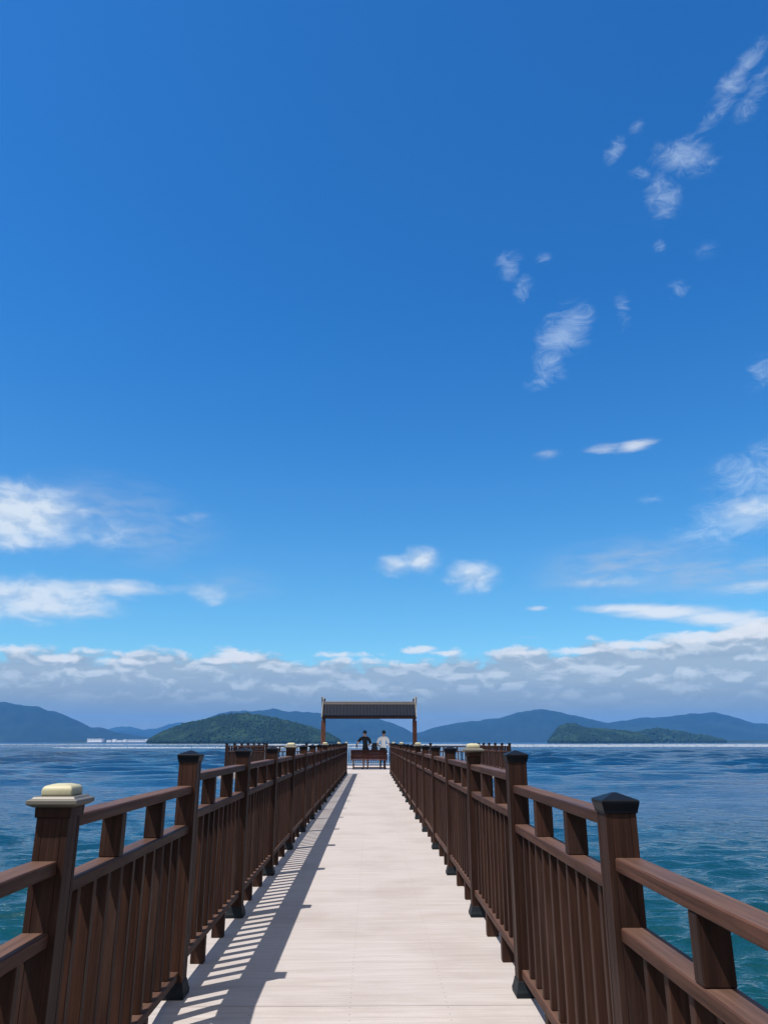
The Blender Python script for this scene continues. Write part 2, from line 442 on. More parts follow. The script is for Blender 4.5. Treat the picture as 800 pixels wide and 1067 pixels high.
# ------------------------------------------------------------------ people
def person(label, loc, rz, arms, shirt, legs_mat, bare_shin, hair_kind, head_tilt, group, mask=True, lean=.30):
    root = thing('person', label, 'person', loc, rz, group)
    V, E, RAD = [], [], []
    def vt(p, r, par=None):
        V.append(Vector(p)); RAD.append(r)
        if par is not None: E.append((par, len(V) - 1))
        return len(V) - 1
    pel = vt((0, 0, .95), .125); sp = vt((0, -.005, 1.10), .118, pel); ch = vt((0, .005, 1.28), .138, sp)
    uc = vt((0, .01, 1.42), .105, ch)
    hx, hy = head_tilt
    nk = vt((hx * .2, .0 + hy * .15, 1.495), .052, uc); jaw = vt((hx * .6, -.03 + hy * .6, 1.565), .066, nk)
    hd = vt((hx, -.02 + hy, 1.645), .088, jaw); vt((hx * 1.1, -.012 + hy, 1.715), .068, hd)
    vt((hx * 1.5, -.118 + hy * 1.1, 1.615), .011, hd)                     # nose
    segs = []
    for s, (el, wr, hand) in zip((-1, 1), arms):
        sh = vt((s * .175, .01, 1.405), .062, uc); e = vt(el, .043, sh)
        mid = vt((Vector(el) + Vector(wr)) / 2, .037, e); w = vt(wr, .027, mid)
        d = (Vector(hand) - Vector(wr)).normalized()
        side = d.cross(Vector((0, -1, .3))).normalized(); up = d.cross(side).normalized()
        pm = vt(Vector(wr) + d * .05, .03, w)
        for i, (o, ln) in enumerate(((-.03, .065), (-.01, .075), (.011, .07), (.031, .055))):
            k1 = vt(Vector(wr) + d * .095 + side * o, .0095, pm)
            k2 = vt(Vector(wr) + d * (.095 + ln * .5) + side * o + up * .012, .0085, k1)
            vt(Vector(wr) + d * (.095 + ln * .85) + side * o + up * .034, .0075, k2)
        th = vt(Vector(wr) + d * .055 - side * .045 + up * .01, .011, pm); vt(Vector(wr) + d * .095 - side * .055 + up * .025, .009, th)
        segs.append((Vector(el), Vector(wr) + d * .2))
    for s in (-1, 1):
        h = vt((s * .09, 0, .87), .092, pel); kn = vt((s * .105, -.02, .50), .058, h)
        cf = vt((s * .108, .012, .34), .054, kn); an = vt((s * .108, .015, .10), .038, cf)
        hl = vt((s * .108, .02, .05), .04, an); vt((s * .125, -.15, .036), .036, hl)
    def bend(q): return Vector((q[0], q[1] - max(0, q[2] - .95) * lean, q[2]))
    V = [bend(q) for q in V]; segs = [(bend(a), bend(b)) for a, b in segs]; arms = [tuple(bend(q) for q in a) for a in arms]
    me = bpy.data.meshes.new('body_cage'); me.from_pydata([tuple(v) for v in V], E, [])
    o = bpy.data.objects.new('body_cage', me); COL.objects.link(o)
    o.modifiers.new('skin', 'SKIN'); sv = me.skin_vertices[0].data
    for i, r in enumerate(RAD):
        sv[i].radius = (r, r * (.74 if i in (pel, sp, ch) else 1)); sv[i].use_root = (i == pel)
    sub = o.modifiers.new('sub', 'SUBSURF'); sub.levels = 2; sub.render_levels = 2
    dg = bpy.context.evaluated_depsgraph_get()
    bmesh_me = bpy.data.meshes.new_from_object(o.evaluated_get(dg))
    bpy.data.objects.remove(o)
    for m_ in (M['skin'], shirt, legs_mat, M['shoe_cloth']): bmesh_me.materials.append(m_)
    def near(pv, a, b):
        ab = b - a; tt = max(0, min(1, (pv - a).dot(ab) / ab.length_squared)); return (pv - a - ab * tt).length
    for pl in bmesh_me.polygons:
        c = pl.center; pl.use_smooth = True
        if c.z > 1.475 and abs(c.x) < .17: k = 0
        elif any(near(c, a + (b - a) * .08, b) < .055 for a, b in segs): k = 0
        elif c.z > .955: k = 1
        elif c.z < .085: k = 3
        elif bare_shin and c.z < .47: k = 0
        else: k = 2
        pl.material_index = k
    place('body', bmesh_me, root)
    # hair
    bm = bmesh.new(); bmesh.ops.create_icosphere(bm, subdivisions=4, radius=1)
    cen = bend((hx * 1.02, -.002 + hy, 1.665))
    for v in bm.verts:
        q = v.co.copy()
        n_ = noise.noise(q * 3.0) * .05 + noise.noise(q * 11) * .05
        v.co = cen + Vector((q.x * .096, q.y * .113, q.z * .098)) * (1 + n_)
    kill = [v for v in bm.verts if v.co.y < cen.y - .035 and v.co.z < cen.z + .018 or v.co.z < cen.z - (.085 if hair_kind == 'short' else .12)]
    bmesh.ops.delete(bm, geom=kill, context='VERTS')
    place('hair', mesh('hair', bm, M['hair'], True), root)
    # mask, eyes
    mask_mat = M['white_cloth'] if mask else M['black_cloth']
    bm = bmesh.new(); bmesh.ops.create_icosphere(bm, subdivisions=3, radius=1)
    mc = bend((hx * .95, -.052 + hy, 1.59))
    for v in bm.verts: v.co = mc + Vector((v.co.x * .066, v.co.y * .075, v.co.z * .055))
    bmesh.ops.delete(bm, geom=[v for v in bm.verts if v.co.y > mc.y - .005], context='VERTS')
    place('face_mask', mesh('face_mask', bm, mask_mat, True), root)
    for s in (-1, 1):
        bm = bmesh.new(); bmesh.ops.create_icosphere(bm, subdivisions=2, radius=.011)
        place('eye', mesh('eye', bm, M['hair'], True), root, tuple(bend((hx * 1.05 + s * .03, -.104 + hy, 1.652))))
    # shirt hem and sleeves
    for s, (el, wr, hand) in zip((-1, 1), arms):
        a = bend((s * .175, .01, 1.405)); b = a + (Vector(el) - a) * .92; d = (b - a).normalized()
        x = d.orthogonal().normalized(); y = d.cross(x)
        bm = bmesh.new(); prev = None
        for tt, r in ((.1, .078), (.45, .072), (.8, .068), (1, .070)):
            ring = [bm.verts.new(a + (b - a) * tt + (x * math.cos(k * math.pi / 6) + y * math.sin(k * math.pi / 6)) * r) for k in range(12)]
            if prev:
                for k in range(12): bm.faces.new((prev[k], prev[(k + 1) % 12], ring[(k + 1) % 12], ring[k]))
            prev = ring
        place('sleeve', mesh('sleeve', bm, shirt, True), root)
    return root
PEOPLE = 'people at the bench'
person('person with black hair and black t-shirt at the bench, nearer its left end', (-.16, BY + .27, 0), R(205),
       (((-.29, .0, 1.15), (-.18, -.20, 1.06), (-.10, -.27, 1.04)), ((.36, -.0, 1.23), (.40, -.15, 1.08), (.36, -.22, 1.02))),
       M['black_cloth'], M['black_cloth'], True, 'short', (-.05, -.05), PEOPLE, False, .22)
person('person with dark hair in a white shirt at the right end of the bench', (.66, BY + .27, 0), R(168),
       (((-.27, -.02, 1.16), (-.34, -.17, 1.03), (-.40, -.26, .99)), ((.28, .03, 1.15), (.20, -.17, 1.02), (.12, -.25, 1.0))),
       M['white_cloth'], M['dark_trousers'], False, 'short', (0, -.015), PEOPLE)
# bag on the back of the bench
bg = thing('shoulder_bag', 'black bag hung on the bench back between the two people', 'bag', (.26, BY + .10, .76))
bm = bmesh.new(); add_box(bm, (-.15, -.055, .0), (.15, .075, .42)); bmesh.ops.subdivide_edges(bm, edges=bm.edges, cuts=3, use_grid_fill=True)
for v in bm.verts:
    z = v.co.z / .42
    v.co.x *= 1 - .28 * z * z + .05 * noise.noise(v.co * 9); v.co.y *= 1.1 - .4 * z
bevel(bm, .008, 2); place('bag_body', mesh('bag_body', bm, M['bag'], True), bg)
bm = bmesh.new()
for s in (-1, 1): add_box(bm, (s * .09 - .012, -.085, .02), (s * .09 + .012, -.062, .36))
add_box(bm, (-.1, -.083, .361), (.1, -.02, .385)); place('strap', mesh('strap', bm, M['bag']), bg)

# ------------------------------------------------------------------ sea
sea, t, p = material('choppy sea water')
tc = t.new('ShaderNodeTexCoord').outputs['Object']
sep = t.new('ShaderNodeSeparateXYZ'); t.put(sep.inputs[0], tc)
shal = t.mr(sep.outputs[1], 4, 60, 1, 0)
patch = t.noise(t.mapping(tc, (.012, .05, 1)), 1, 4, .6)
deep = t.mix(t.mr(patch, .35, .7), (.0006, .019, .055), (.001, .029, .078))
col = t.mix(shal, deep, (.003, .034, .040))
t.put(p.inputs['Base Color'], col)
p.inputs['IOR'].default_value = 1.333; t.put(p.inputs['Roughness'], t.mr(sep.outputs[1], 40, 300, .05, .14))
p.inputs['Specular IOR Level'].default_value = .42
w1 = t.noise(t.mapping(tc, (.16, .42, 1), rot=(0, 0, R(8))), 1, 3, .5, .4)
w2 = t.noise(t.mapping(tc, (.8, 2.1, 1), rot=(0, 0, R(-6))), 1, 4, .55, .5)
w3 = t.noise(t.mapping(tc, (3.5, 6.5, 1), rot=(0, 0, R(12))), 1, 3, .6, .6)
gust = t.mr(t.noise(t.mapping(tc, (.02, .045, 1)), 1, 3, .5), .3, .7, .55, 1.2)
far = t.mr(sep.outputs[1], 40, 260)
h = t.m('ADD', t.m('MULTIPLY', t.m('MULTIPLY', w1, far), 1.6), t.m('MULTIPLY', gust, t.m('ADD', t.m('MULTIPLY', w2, t.m('MULTIPLY_ADD', far, .5, .14)), t.m('MULTIPLY', w3, .05))))
bump(t, p, h, 1.0, 1.0)
import numpy as np
def sea_mesh():
    """one sheet to the horizon; real waves near the pier, dying out where they are finer than the grid"""
    ys = [.5]
    while ys[-1] < 9000: ys.append(ys[-1] + max(.05, ys[-1] * (.0048 if ys[-1] < 1300 else .03)))
    cs = [-30, -8, -3, -1.6] + list(np.linspace(-1.02, 1.02, 860)) + [1.6, 3, 8, 30]
    Y, C = np.meshgrid(np.array(ys), np.array(cs), indexing='ij')
    X = C * np.maximum(Y, 1.0)
    Z = np.zeros_like(X); DX = np.zeros_like(X); DY = np.zeros_like(X)
    rs = np.random.RandomState(5)
    dy = np.maximum(.05, Y * .0048)
    patch = .85 + .2 * np.sin(X * .055 + 1.3 * np.sin(Y * .04)) * np.sin(Y * .083 + .7 * np.sin(X * .03))
    for k in range(104):
        longer = k >= 72
        L = .28 * (6.5 ** (rs.rand() ** 1.2)) if not longer else 3.2 * (5 ** rs.rand())
        th = R(-84) + rs.randn() * .36
        kx, ky = math.cos(th) * 2 * math.pi / L, math.sin(th) * 2 * math.pi / L
        a = .0112 * L ** .92 * (.6 + .8 * rs.rand()); ph = rs.rand() * 6.283
        fade = (np.clip((Y - 40) / 110, 0, 1) * 1.2 if longer else 1.0) * np.clip((L / dy - 4) / 6, 0, 1) * np.clip((1.5 - np.abs(C)) / .45, 0, 1)
        warp_ = ph + .9 * np.sin(X * .21 / L ** .5 + k) + .7 * np.sin(Y * .17 / L ** .5 + 2 * k)
        arg = kx * X + ky * Y + warp_
        Z += a * fade * patch * np.sin(arg)
        DX += a * fade * patch * math.cos(th) * np.cos(arg); DY += a * fade * patch * math.sin(th) * np.cos(arg)
    co_ = np.stack([X + .9 * DX, Y + .9 * DY, Z], -1).reshape(-1, 3).astype(np.float32)
    nr, nc = X.shape
    idx = np.arange(nr * nc).reshape(nr, nc)
    q = np.stack([idx[:-1, :-1], idx[:-1, 1:], idx[1:, 1:], idx[1:, :-1]], -1).reshape(-1, 4)
    n0 = len(co_)
    co_ = np.concatenate([co_, np.array([[-9000, .5, -.02], [-9000, -9000, -.02], [9000, -9000, -.02], [9000, .5, -.02]], np.float32)])
    q = np.concatenate([q, np.array([[n0, n0 + 1, n0 + 2, n0 + 3]])]).astype(np.int32)
    me = bpy.data.meshes.new('sea'); me.vertices.add(len(co_)); me.vertices.foreach_set('co', co_.ravel())
    me.loops.add(q.size); me.loops.foreach_set('vertex_index', q.ravel())
    me.polygons.add(len(q)); me.polygons.foreach_set('loop_start', np.arange(0, q.size, 4, dtype=np.int32))
    me.polygons.foreach_set('use_smooth', np.ones(len(q), bool)); me.update(calc_edges=True); me.materials.append(sea)
    return me
struct('sea', sea_mesh(), (0, 0, SEA))

# oyster-farm floats far out: pale lines on the water nobody could count
def float_field():
    bm = bmesh.new(); rnd = random.Random(3)
    def fl(x, y, r):
        top = bm.verts.new((x, y, SEA + r * .95)); ring = [bm.verts.new((x + r * math.cos(k * math.pi / 3), y + r * math.sin(k * math.pi / 3), SEA + r * .35)) for k in range(6)]
        low = [bm.verts.new((q.co.x, q.co.y, SEA - .2)) for q in ring]
        for k in range(6):
            bm.faces.new((ring[k], ring[(k + 1) % 6], top)); bm.faces.new((low[k], low[(k + 1) % 6], ring[(k + 1) % 6], ring[k]))
    def row(y, a0, a1, step, r, keep=1.0):
        x = y * math.tan(R(a0))
        while x < y * math.tan(R(a1)):
            if rnd.random() < keep: fl(x + rnd.uniform(-.3, .3), y + rnd.uniform(-1.2, 1.2) + 6 * noise.noise(Vector((x * .01, y, 0))), r * rnd.uniform(.8, 1.15))
            x += step * rnd.uniform(.8, 1.2)
    for y in (466, 472, 478, 484, 490): row(y, -22, 0, 1.2, .44, .8)
    for y in (560, 640, 760): row(y, -33, 36, 2.2, .36, .8)
    for y in (900, 1000, 1150): row(y, -33, 36, 1.6, .5, .9)
    for y in (800, 815): row(y, 3, 36, 1.1, .52, .95)
    for y in (630, 640, 650, 660): row(y, 9, 36, 1.2, .46, .8)
    return mesh('float_lines', bm, M['float'])
tag(place('oyster_floats', float_field()), 'pale lines of white floats far out on the water', 'floats', None, 'stuff')

# ------------------------------------------------------------------ hills
def forest_mat(name, lo, hi, scale):
    m, t, p = material(name)
    tc = t.new('ShaderNodeTexCoord').outputs['Object']
    n1 = t.noise(tc, scale, 5, .65); n2 = t.noise(tc, scale * .12, 3, .5)
    c = t.mix(t.mr(n1, .3, .7), lo, hi)
    c = t.mix(t.mr(n2, .5, .72, 0, .6), c, tuple(q * 1.7 for q in hi))
    c = t.mix(t.mr(t.noise(tc, scale * .22, 4, .6), .52, .66, 0, .7 if scale > .04 else .1), c, tuple(q * k for q, k in zip(hi, (2.0, 1.9, 1.6))))
    t.put(p.inputs['Base Color'], c); p.inputs['Roughness'].default_value = .95; p.inputs['Specular IOR Level'].default_value = .1
    return m
M['far_forest'] = forest_mat('distant wooded slope', (.005, .013, .015), (.011, .023, .020), .02)
M['near_forest'] = forest_mat('broadleaf canopy', (.0055, .0155, .011), (.0125, .027, .0155), .12)
M['soil'] = forest_mat('scrub and soil', (.008, .019, .012), (.024, .034, .018), .05)

def outline_at(pts, u):
    if u <= pts[0][0]: return pts[0][1]
    for (a, va), (b, vb) in zip(pts, pts[1:]):
        if u <= b:
            tt = (u - a) / (b - a); return va + (vb - va) * tt
    return pts[-1][1]

def hill(name, pts, D, depth, mat, step_px=2.0, rough=.05, rows=22, seed=0):
    """a hill range of real size: crest heights come from the skyline seen at distance D, slopes fall to the water before and behind"""
    bm = bmesh.new(); u0, u1 = pts[0][0], pts[-1][0]
    n = max(8, int((u1 - u0) / step_px)); grid = []
    for i in range(n + 1):
        u = u0 + (u1 - u0) * i / n; v = outline_at(pts, u)
        az, el = ray(u, v); hgt = max(1.0, D * math.tan(R(el)) / 1.0 + CAMZ - SEA)
        col = []
        for j in range(rows + 1):
            tq = -1 + 2 * j / rows
            dist = D + tq * depth
            x = CAMX + dist * math.tan(R(az)); y = dist
            prof = max(0.0, 1 - abs(tq) ** 1.35)
            spur = noise.fractal(Vector((x / (depth * .35), y / (depth * .7), seed)), 1.0, 2.0, 5)
            k = prof * (1 + spur * .28 * (1 - prof) * 2) 
            z = SEA - 1.2 + (hgt + 1.2) * k + rough * hgt * noise.fractal(Vector((x / (depth * .12), y / (depth * .12), seed + 4)), 1.0, 2.0, 4) * prof
            col.append(bm.verts.new((x, y, z)))
        grid.append(col)
    for i in range(n):
        for j in range(rows): bm.faces.new((grid[i][j], grid[i + 1][j], grid[i + 1][j + 1], grid[i][j + 1]))
    lo = [grid[i][0] for i in range(n + 1)]
    o = struct(name, mesh(name, bm, mat, True))
    return o, grid

LEFT = [(-170, 735), (-90, 722), (-40, 724), (0, 727), (10, 729), (40, 733), (50, 737), (70, 743), (82, 750), (95, 757), (105, 757), (120, 762), (150, 767), (190, 771), (215, 773)]
hill('mountain_range', LEFT, 4300, 700, M['far_forest'], seed=1)
hill('mountain_range', [(60, 770), (105, 762), (120, 757), (135, 756), (150, 760), (165, 758), (176, 754), (190, 752), (230, 752), (290, 764), (330, 772)], 6600, 500, M['far_forest'], seed=2)
hill('mountain_range', [(170, 772), (195, 758), (215, 748), (228, 743), (245, 740), (262, 741), (284, 738.5), (302, 741), (325, 742), (345, 744), (372, 746), (392, 749), (405, 752), (420, 758), (432, 765), (446, 772)], 4600, 650, M['far_forest'], seed=3)
hill('mountain_range', [(405, 770), (425, 766), (438, 763), (452, 758), (466, 755), (484, 752), (505, 750), (522, 747), (536, 743), (548, 740), (562, 738.5), (576, 739.5), (592, 743), (606, 746), (622, 750.5), (636, 753), (655, 758), (690, 766), (730, 772)], 4700, 700, M['far_forest'], seed=4)
hill('mountain_range', [(580, 770), (612, 760), (632, 753), (648, 750), (662, 747.5), (680, 746), (700, 744), (718, 740.5), (730, 741), (742, 739.5), (752, 741), (768, 746), (784, 751), (800, 752), (830, 748), (880, 744), (930, 752), (980, 768)], 4900, 700, M['far_forest'], seed=5)

def crowns(name, grid, n, size, seed, keep=lambda x, y: True, label='', mats=None):
    """woodland: many lumpy crowns over the hill"""
    rnd = random.Random(seed); bm = bmesh.new(); N = len(grid) - 1; Rr = len(grid[0]) - 1
    tmpl = bmesh.new(); bmesh.ops.create_icosphere(tmpl, subdivisions=1, radius=1); tv = [v.co.copy() for v in tmpl.verts]; tf = [[v.index for v in f.verts] for f in tmpl.faces]; tmpl.free()
    for _ in range(n):
        i = rnd.random() * N; j = rnd.random() * Rr * .62
        a, b = int(i), int(j); fi, fj = i - a, j - b
        q = (grid[a][b] * (1 - fi) + grid[min(N, a + 1)][b] * fi) * (1 - fj) + (grid[a][min(Rr, b + 1)] * (1 - fi) + grid[min(N, a + 1)][min(Rr, b + 1)] * fi) * fj
        if q.z < SEA + 1.2 or not keep(q.x, q.y): continue
        r = size * rnd.uniform(.55, 1.25); hh = r * rnd.uniform(.8, 1.35)
        vs = []
        for c in tv:
            k = 1 + .35 * noise.noise(c * 2 + Vector((q.x, q.y, 0)))
            vs.append(bm.verts.new((q.x + c.x * r * k, q.y + c.y * r * k, q.z + hh * .55 + c.z * hh * k)))
        for f in tf: bm.faces.new([vs[k] for k in f])
    o = place(name, mesh(name, bm, mats or M['near_forest'], False)); tag(o, label, 'forest', None, 'stuff')

def coords(grid): return [[v for v in c] for c in grid]
def hill_with_wood(pts, D, depth, n, size, seed, label, step=1.5):
    h = hill('wooded_hill', pts, D, depth, M['soil'], step, .03, 16, seed)[0]
    vs = [v.co.copy() for v in h.data.vertices]; rows = 17
    g = [vs[k:k + rows] for k in range(0, len(vs), rows)]
    crowns('woodland', g, n, size, seed, lambda x, y: noise.noise(Vector((x * .012, y * .012, seed))) > -.9, label)
hill_with_wood([(154, 774), (163, 768), (175, 762), (190, 757), (200, 754), (215, 751), (232, 747), (246, 745.5), (258, 745.5), (272, 747), (285, 750), (300, 753.5), (318, 758), (332, 762.5), (344, 767), (354, 774)], 1500, 130, 10500, 2.9, 11, 'dense dark green wood covering the low island left of the gateway')
hill_with_wood([(571, 774), (577, 766), (583, 758), (590, 755.5), (600, 756), (608, 759.5), (620, 761), (640, 762), (655, 763.5), (664, 766), (672, 769), (680, 774)], 1900, 130, 4600, 3.3, 12, 'dark green wood on the small steep headland to the right')
hill_with_wood([(640, 774), (655, 767), (668, 762.5), (682, 760), (694, 761.5), (706, 763), (722, 766.5), (740, 769), (756, 774)], 2300, 150, 1500, 4.6, 13, 'sparser pale green trees on the low shore beside the headland')

# ------------------------------------------------------------------ far shore buildings
def at_far(u, D):
    az, _ = ray(u, 773); return CAMX + D * math.tan(R(az))
def far_building(u, D, w, dp, h, label, kind='gable', base=0.0, group=None, name='shore_building'):
    b = thing(name, label, 'building', (at_far(u, D), D, SEA + base), 0, group)
    bm = bmesh.new(); add_box(bm, (-w / 2, -dp / 2, 0), (w / 2, dp / 2, h)); place('wall', mesh('far_wall', bm, M['white']), b)
    bm = bmesh.new()
    rh = .22 * h if kind == 'gable' else .05 * h
    lo = [bm.verts.new(q) for q in ((-w * .52, -dp * .54, h + .02), (w * .52, -dp * .54, h + .02), (w * .52, dp * .54, h + .02), (-w * .52, dp * .54, h + .02))]
    if kind == 'gable':
        r0, r1 = bm.verts.new((-w * .52, 0, h + rh)), bm.verts.new((w * .52, 0, h + rh))
        bm.faces.new((lo[0], lo[1], r1, r0)); bm.faces.new((lo[2], lo[3], r0, r1)); bm.faces.new((lo[1], lo[2], r1)); bm.faces.new((lo[3], lo[0], r0)); bm.faces.new(lo[::-1])
    else:
        hi = [bm.verts.new((v.co.x, v.co.y, h + rh + .02)) for v in lo]
        for i in range(4): bm.faces.new((lo[i], lo[(i + 1) % 4], hi[(i + 1) % 4], hi[i]))
        bm.faces.new(hi); bm.faces.new(lo[::-1])
    place('roof', mesh('far_roof', bm, M['grey_roof'] if kind == 'gable' else M['white']), b)
    nwin = max(2, int(w / 9)); wm = bmesh.new()
    for k in range(nwin):
        x = -w * .44 + w * .88 * k / (nwin - 1); add_box(wm, (x - w * .02, -dp / 2 - .3, h * .35), (x + w * .02, -dp / 2 - .05, h * .7))
    place('window', mesh('far_window', wm, M['grey_roof']), b)
    return b
BG = 'white buildings on the far shore'
SH = 2700
# low shore that carries the town
hill('shore_land', [(60, 774), (80, 771.8), (120, 771.5), (165, 771.5), (185, 774)], SH, 70, M['soil'], 2, .02, 8, 21)
hill('shore_land', [(690, 774), (710, 771.6), (760, 771.5), (800, 771.8), (860, 771.6), (920, 774)], 2600, 70, M['soil'], 2, .02, 8, 22)
far_building(100, SH - 62, 50, 24, 11, 'large white shed on the far shore at the foot of the left mountain', 'flat', 2.0, BG)
far_building(143, SH - 62, 58, 22, 6.5, 'long low white warehouse on the far shore beside the wooded island', 'gable', 2.0, BG)
for u, w, h in ((114, 14, 6), (119.5, 12, 8), (125, 16, 5.5), (130.5, 11, 7.5), (154, 16, 8)):
    far_building(u, SH - 64, w, 14, h, 'tiny white house in the row between the big shed and the long warehouse' if u < 140 else 'small white house at the island end of the long warehouse', 'gable', 2.0, BG)
far_building(731, 2538, 52, 24, 13, 'broad white hall on the low right shore, the biggest building there', 'flat', 2.0, BG)
far_building(722, 2536, 20, 16, 8, 'small white block at the left side of the broad hall', 'gable', 2.0, BG)
far_building(742, 2536, 16, 16, 9, 'small white block at the right side of the broad hall', 'gable', 2.0, BG)
far_building(700, 2240, 18, 14, 6, 'lone white house among trees on the low shore beside the headland', 'gable', 16.0, BG)

# ------------------------------------------------------------------ haze
hz = bpy.data.materials.new('sea haze'); hz.use_nodes = True; t = NT(hz.node_tree)
t.n.remove(t.n['Principled BSDF'])
pv = t.new('ShaderNodeVolumePrincipled'); pv.inputs['Color'].default_value = (.09, .385, 1, 1); pv.inputs['Density'].default_value = 0.95e-4; pv.inputs['Anisotropy'].default_value = .0
t.l.new(pv.outputs[0], t.n['Material Output'].inputs['Volume'])
HZ_TOP = 300
bm = bmesh.new(); add_box(bm, (-9500, -9500, SEA - 6), (9500, 9500, HZ_TOP))
tag(place('haze', mesh('haze', bm, hz)), None, None, None, 'stuff')

# ------------------------------------------------------------------ sky and sun
sun_from = Vector((-.406, -.30, 1)).normalized()
el = math.asin(sun_from.z); rot = math.atan2(sun_from.x, sun_from.y)
w = bpy.data.worlds.new('World'); S.world = w; w.use_nodes = True
t = NT(w.node_tree); bgn = t.n['Background']
sky = t.new('ShaderNodeTexSky', sky_type='NISHITA'); sky.sun_disc = False
sky.sun_elevation = el; sky.sun_rotation = rot; sky.altitude = 0; sky.air_density = 1.0; sky.dust_density = .4; sky.ozone_density = 3.0
hs = t.new('ShaderNodeHueSaturation'); hs.inputs['Saturation'].default_value = 1.25; hs.inputs['Value'].default_value = 1.0; t.put(hs.inputs['Color'], sky.outputs[0])
DEG = 180 / math.pi
gen = t.new('ShaderNodeTexCoord').outputs['Generated']
sp = t.new('ShaderNodeSeparateXYZ'); t.put(sp.inputs[0], gen)
elev = t.m('MULTIPLY', t.m('ARCSINE', sp.outputs[2]), DEG)
skyc = t.mix(1.0, hs.outputs[0], t.mix(t.mr(elev, 5, 34), (.62, .95, 1.0), (.36, .88, 1.15)), 'MULTIPLY')
az = t.m('MULTIPLY', t.m('ARCTAN2', sp.outputs[0], sp.outputs[1]), DEG)
cv = t.new('ShaderNodeCombineXYZ'); t.put(cv.inputs[0], az); t.put(cv.inputs[1], elev); P = cv.outputs[0]

def ell(u, v, ru, rv, amp=1.0, ang=0.0):
    a0, e0 = ray(u, v); a1, _ = ray(u + ru, v); _, e2 = ray(u, v - rv)
    mp = t.mapping(P, (1.22 * abs(a1 - a0), 1.22 * abs(e2 - e0), 1), (a0, e0, 0), (0, 0, R(ang)), 'TEXTURE')
    ln = t.new('ShaderNodeVectorMath', operation='LENGTH'); t.put(ln.inputs[0], mp)
    return t.mr(ln.outputs['Value'], 0, 1, amp, 0)
def union(lst):
    r = lst[0]
    for q in lst[1:]: r = t.m('MAXIMUM', r, q)
    return r
CUM = [(14, 535, 104, 46, 1.35), (95, 552, 70, 24, .62), (118, 562, 54, 16, .55), (10, 560, 70, 22, .9), (34, 622, 125, 28, 1.25, 3), (0, 632, 110, 26, .95),
       (217, 618, 28, 18, .72), (412, 590, 30, 15, .85), (438, 584, 28, 19, 1.05), (492, 601, 38, 24, .95), (645, 606, 80, 10, .4), (785, 532, 60, 26, .75, 10)]
WISP = [(772, 538, 105, 36, 1.1, 12), (792, 495, 80, 46, .9), (745, 553, 70, 16, 1.0, 8), (798, 390, 36, 28, .6), (588, 346, 44, 34, 1.0, 30), (572, 380, 26, 32, .85, -30), (560, 399, 22, 14, .7),
        (530, 276, 18, 22, .8, -30), (545, 300, 16, 20, .7), (648, 323, 13, 30, .6), (706, 302, 18, 15, .65), (712, 164, 46, 30, 1.05, -10), (690, 205, 26, 48, .8, -10), (640, 157, 19, 17, .8, 30),
        (668, 182, 26, 12, .65, -25), (664, 134, 15, 15, .55), (768, 77, 58, 17, .9, 25), (752, 110, 46, 14, .8, 25), (785, 98, 40, 24, .65, 35), (567, 270, 12, 9, .6), (687, 256, 13, 10, .55), (680, 521, 24, 8, .5), (735, 262, 22, 16, .35)]
SOFT = [(655, 634, 74, 8, 1.0, -3), (700, 638, 90, 11, 1.15, -3), (745, 643, 80, 12, 1.15, -4), (790, 649, 60, 11, 1.1, -3), (630, 468, 36, 9, .6, 2), (660, 465, 36, 10, .75, 4), (198, 538, 36, 9, .45), (572, 474, 24, 8, .4), (560, 634, 18, 4, .6), (120, 612, 90, 12, .85, 3), (60, 636, 110, 12, .7),
        (787, 612, 76, 11, .6), (800, 585, 60, 10, .35), (555, 664, 30, 3, .3)]
warp = t.new('ShaderNodeVectorMath', operation='MULTIPLY_ADD')
wv = t.new('ShaderNodeTexNoise'); t.put(wv.inputs['Vector'], P); wv.inputs['Scale'].default_value = .35; wv.inputs['Detail'].default_value = 3
t.put(warp.inputs[0], wv.outputs['Color']); warp.inputs[1].default_value = (2.2, 1.2, 0); t.put(warp.inputs[2], P)
PW = warp.outputs[0]
sof = union([ell(*c) for c in SOFT]); cum = union([ell(*c) for c in CUM]); wis = union([ell(*c) for c in WISP])
f1 = t.noise(t.mapping(PW, (.42, .8, 1)), 1, 7, .52, .2)
f2 = t.noise(t.mapping(PW, (.42, .8, 1), (0, .55, 0)), 1, 7, .52, .2)       # the same billows sampled a little towards the light
fw = t.noise(t.mapping(PW, (.42, 1.0, 1), rot=(0, 0, R(32))), 1, 9, .68, .8)
dc = t.mr(t.m('ADD', cum, t.m('MULTIPLY', t.m('SUBTRACT', f1, .5), 1.35)), .05, 1.3)
dc = t.m('MULTIPLY', dc, t.mr(cum, .02, .35))
dw = t.mr(t.m('ADD', wis, t.m('MULTIPLY', t.m('SUBTRACT', fw, .5), 2.5)), .12, 1.75, 0, .6)
dw = t.m('MULTIPLY', dw, t.mr(wis, .02, .4))
fs = t.noise(t.mapping(PW, (.30, 1.1, 1), (7, 0, 0)), 1, 7, .56, .3)
ds = t.m('MULTIPLY', t.mr(t.m('ADD', sof, t.m('MULTIPLY', t.m('SUBTRACT', fs, .5), 1.4)), .05, 1.15), t.mr(sof, .02, .4))
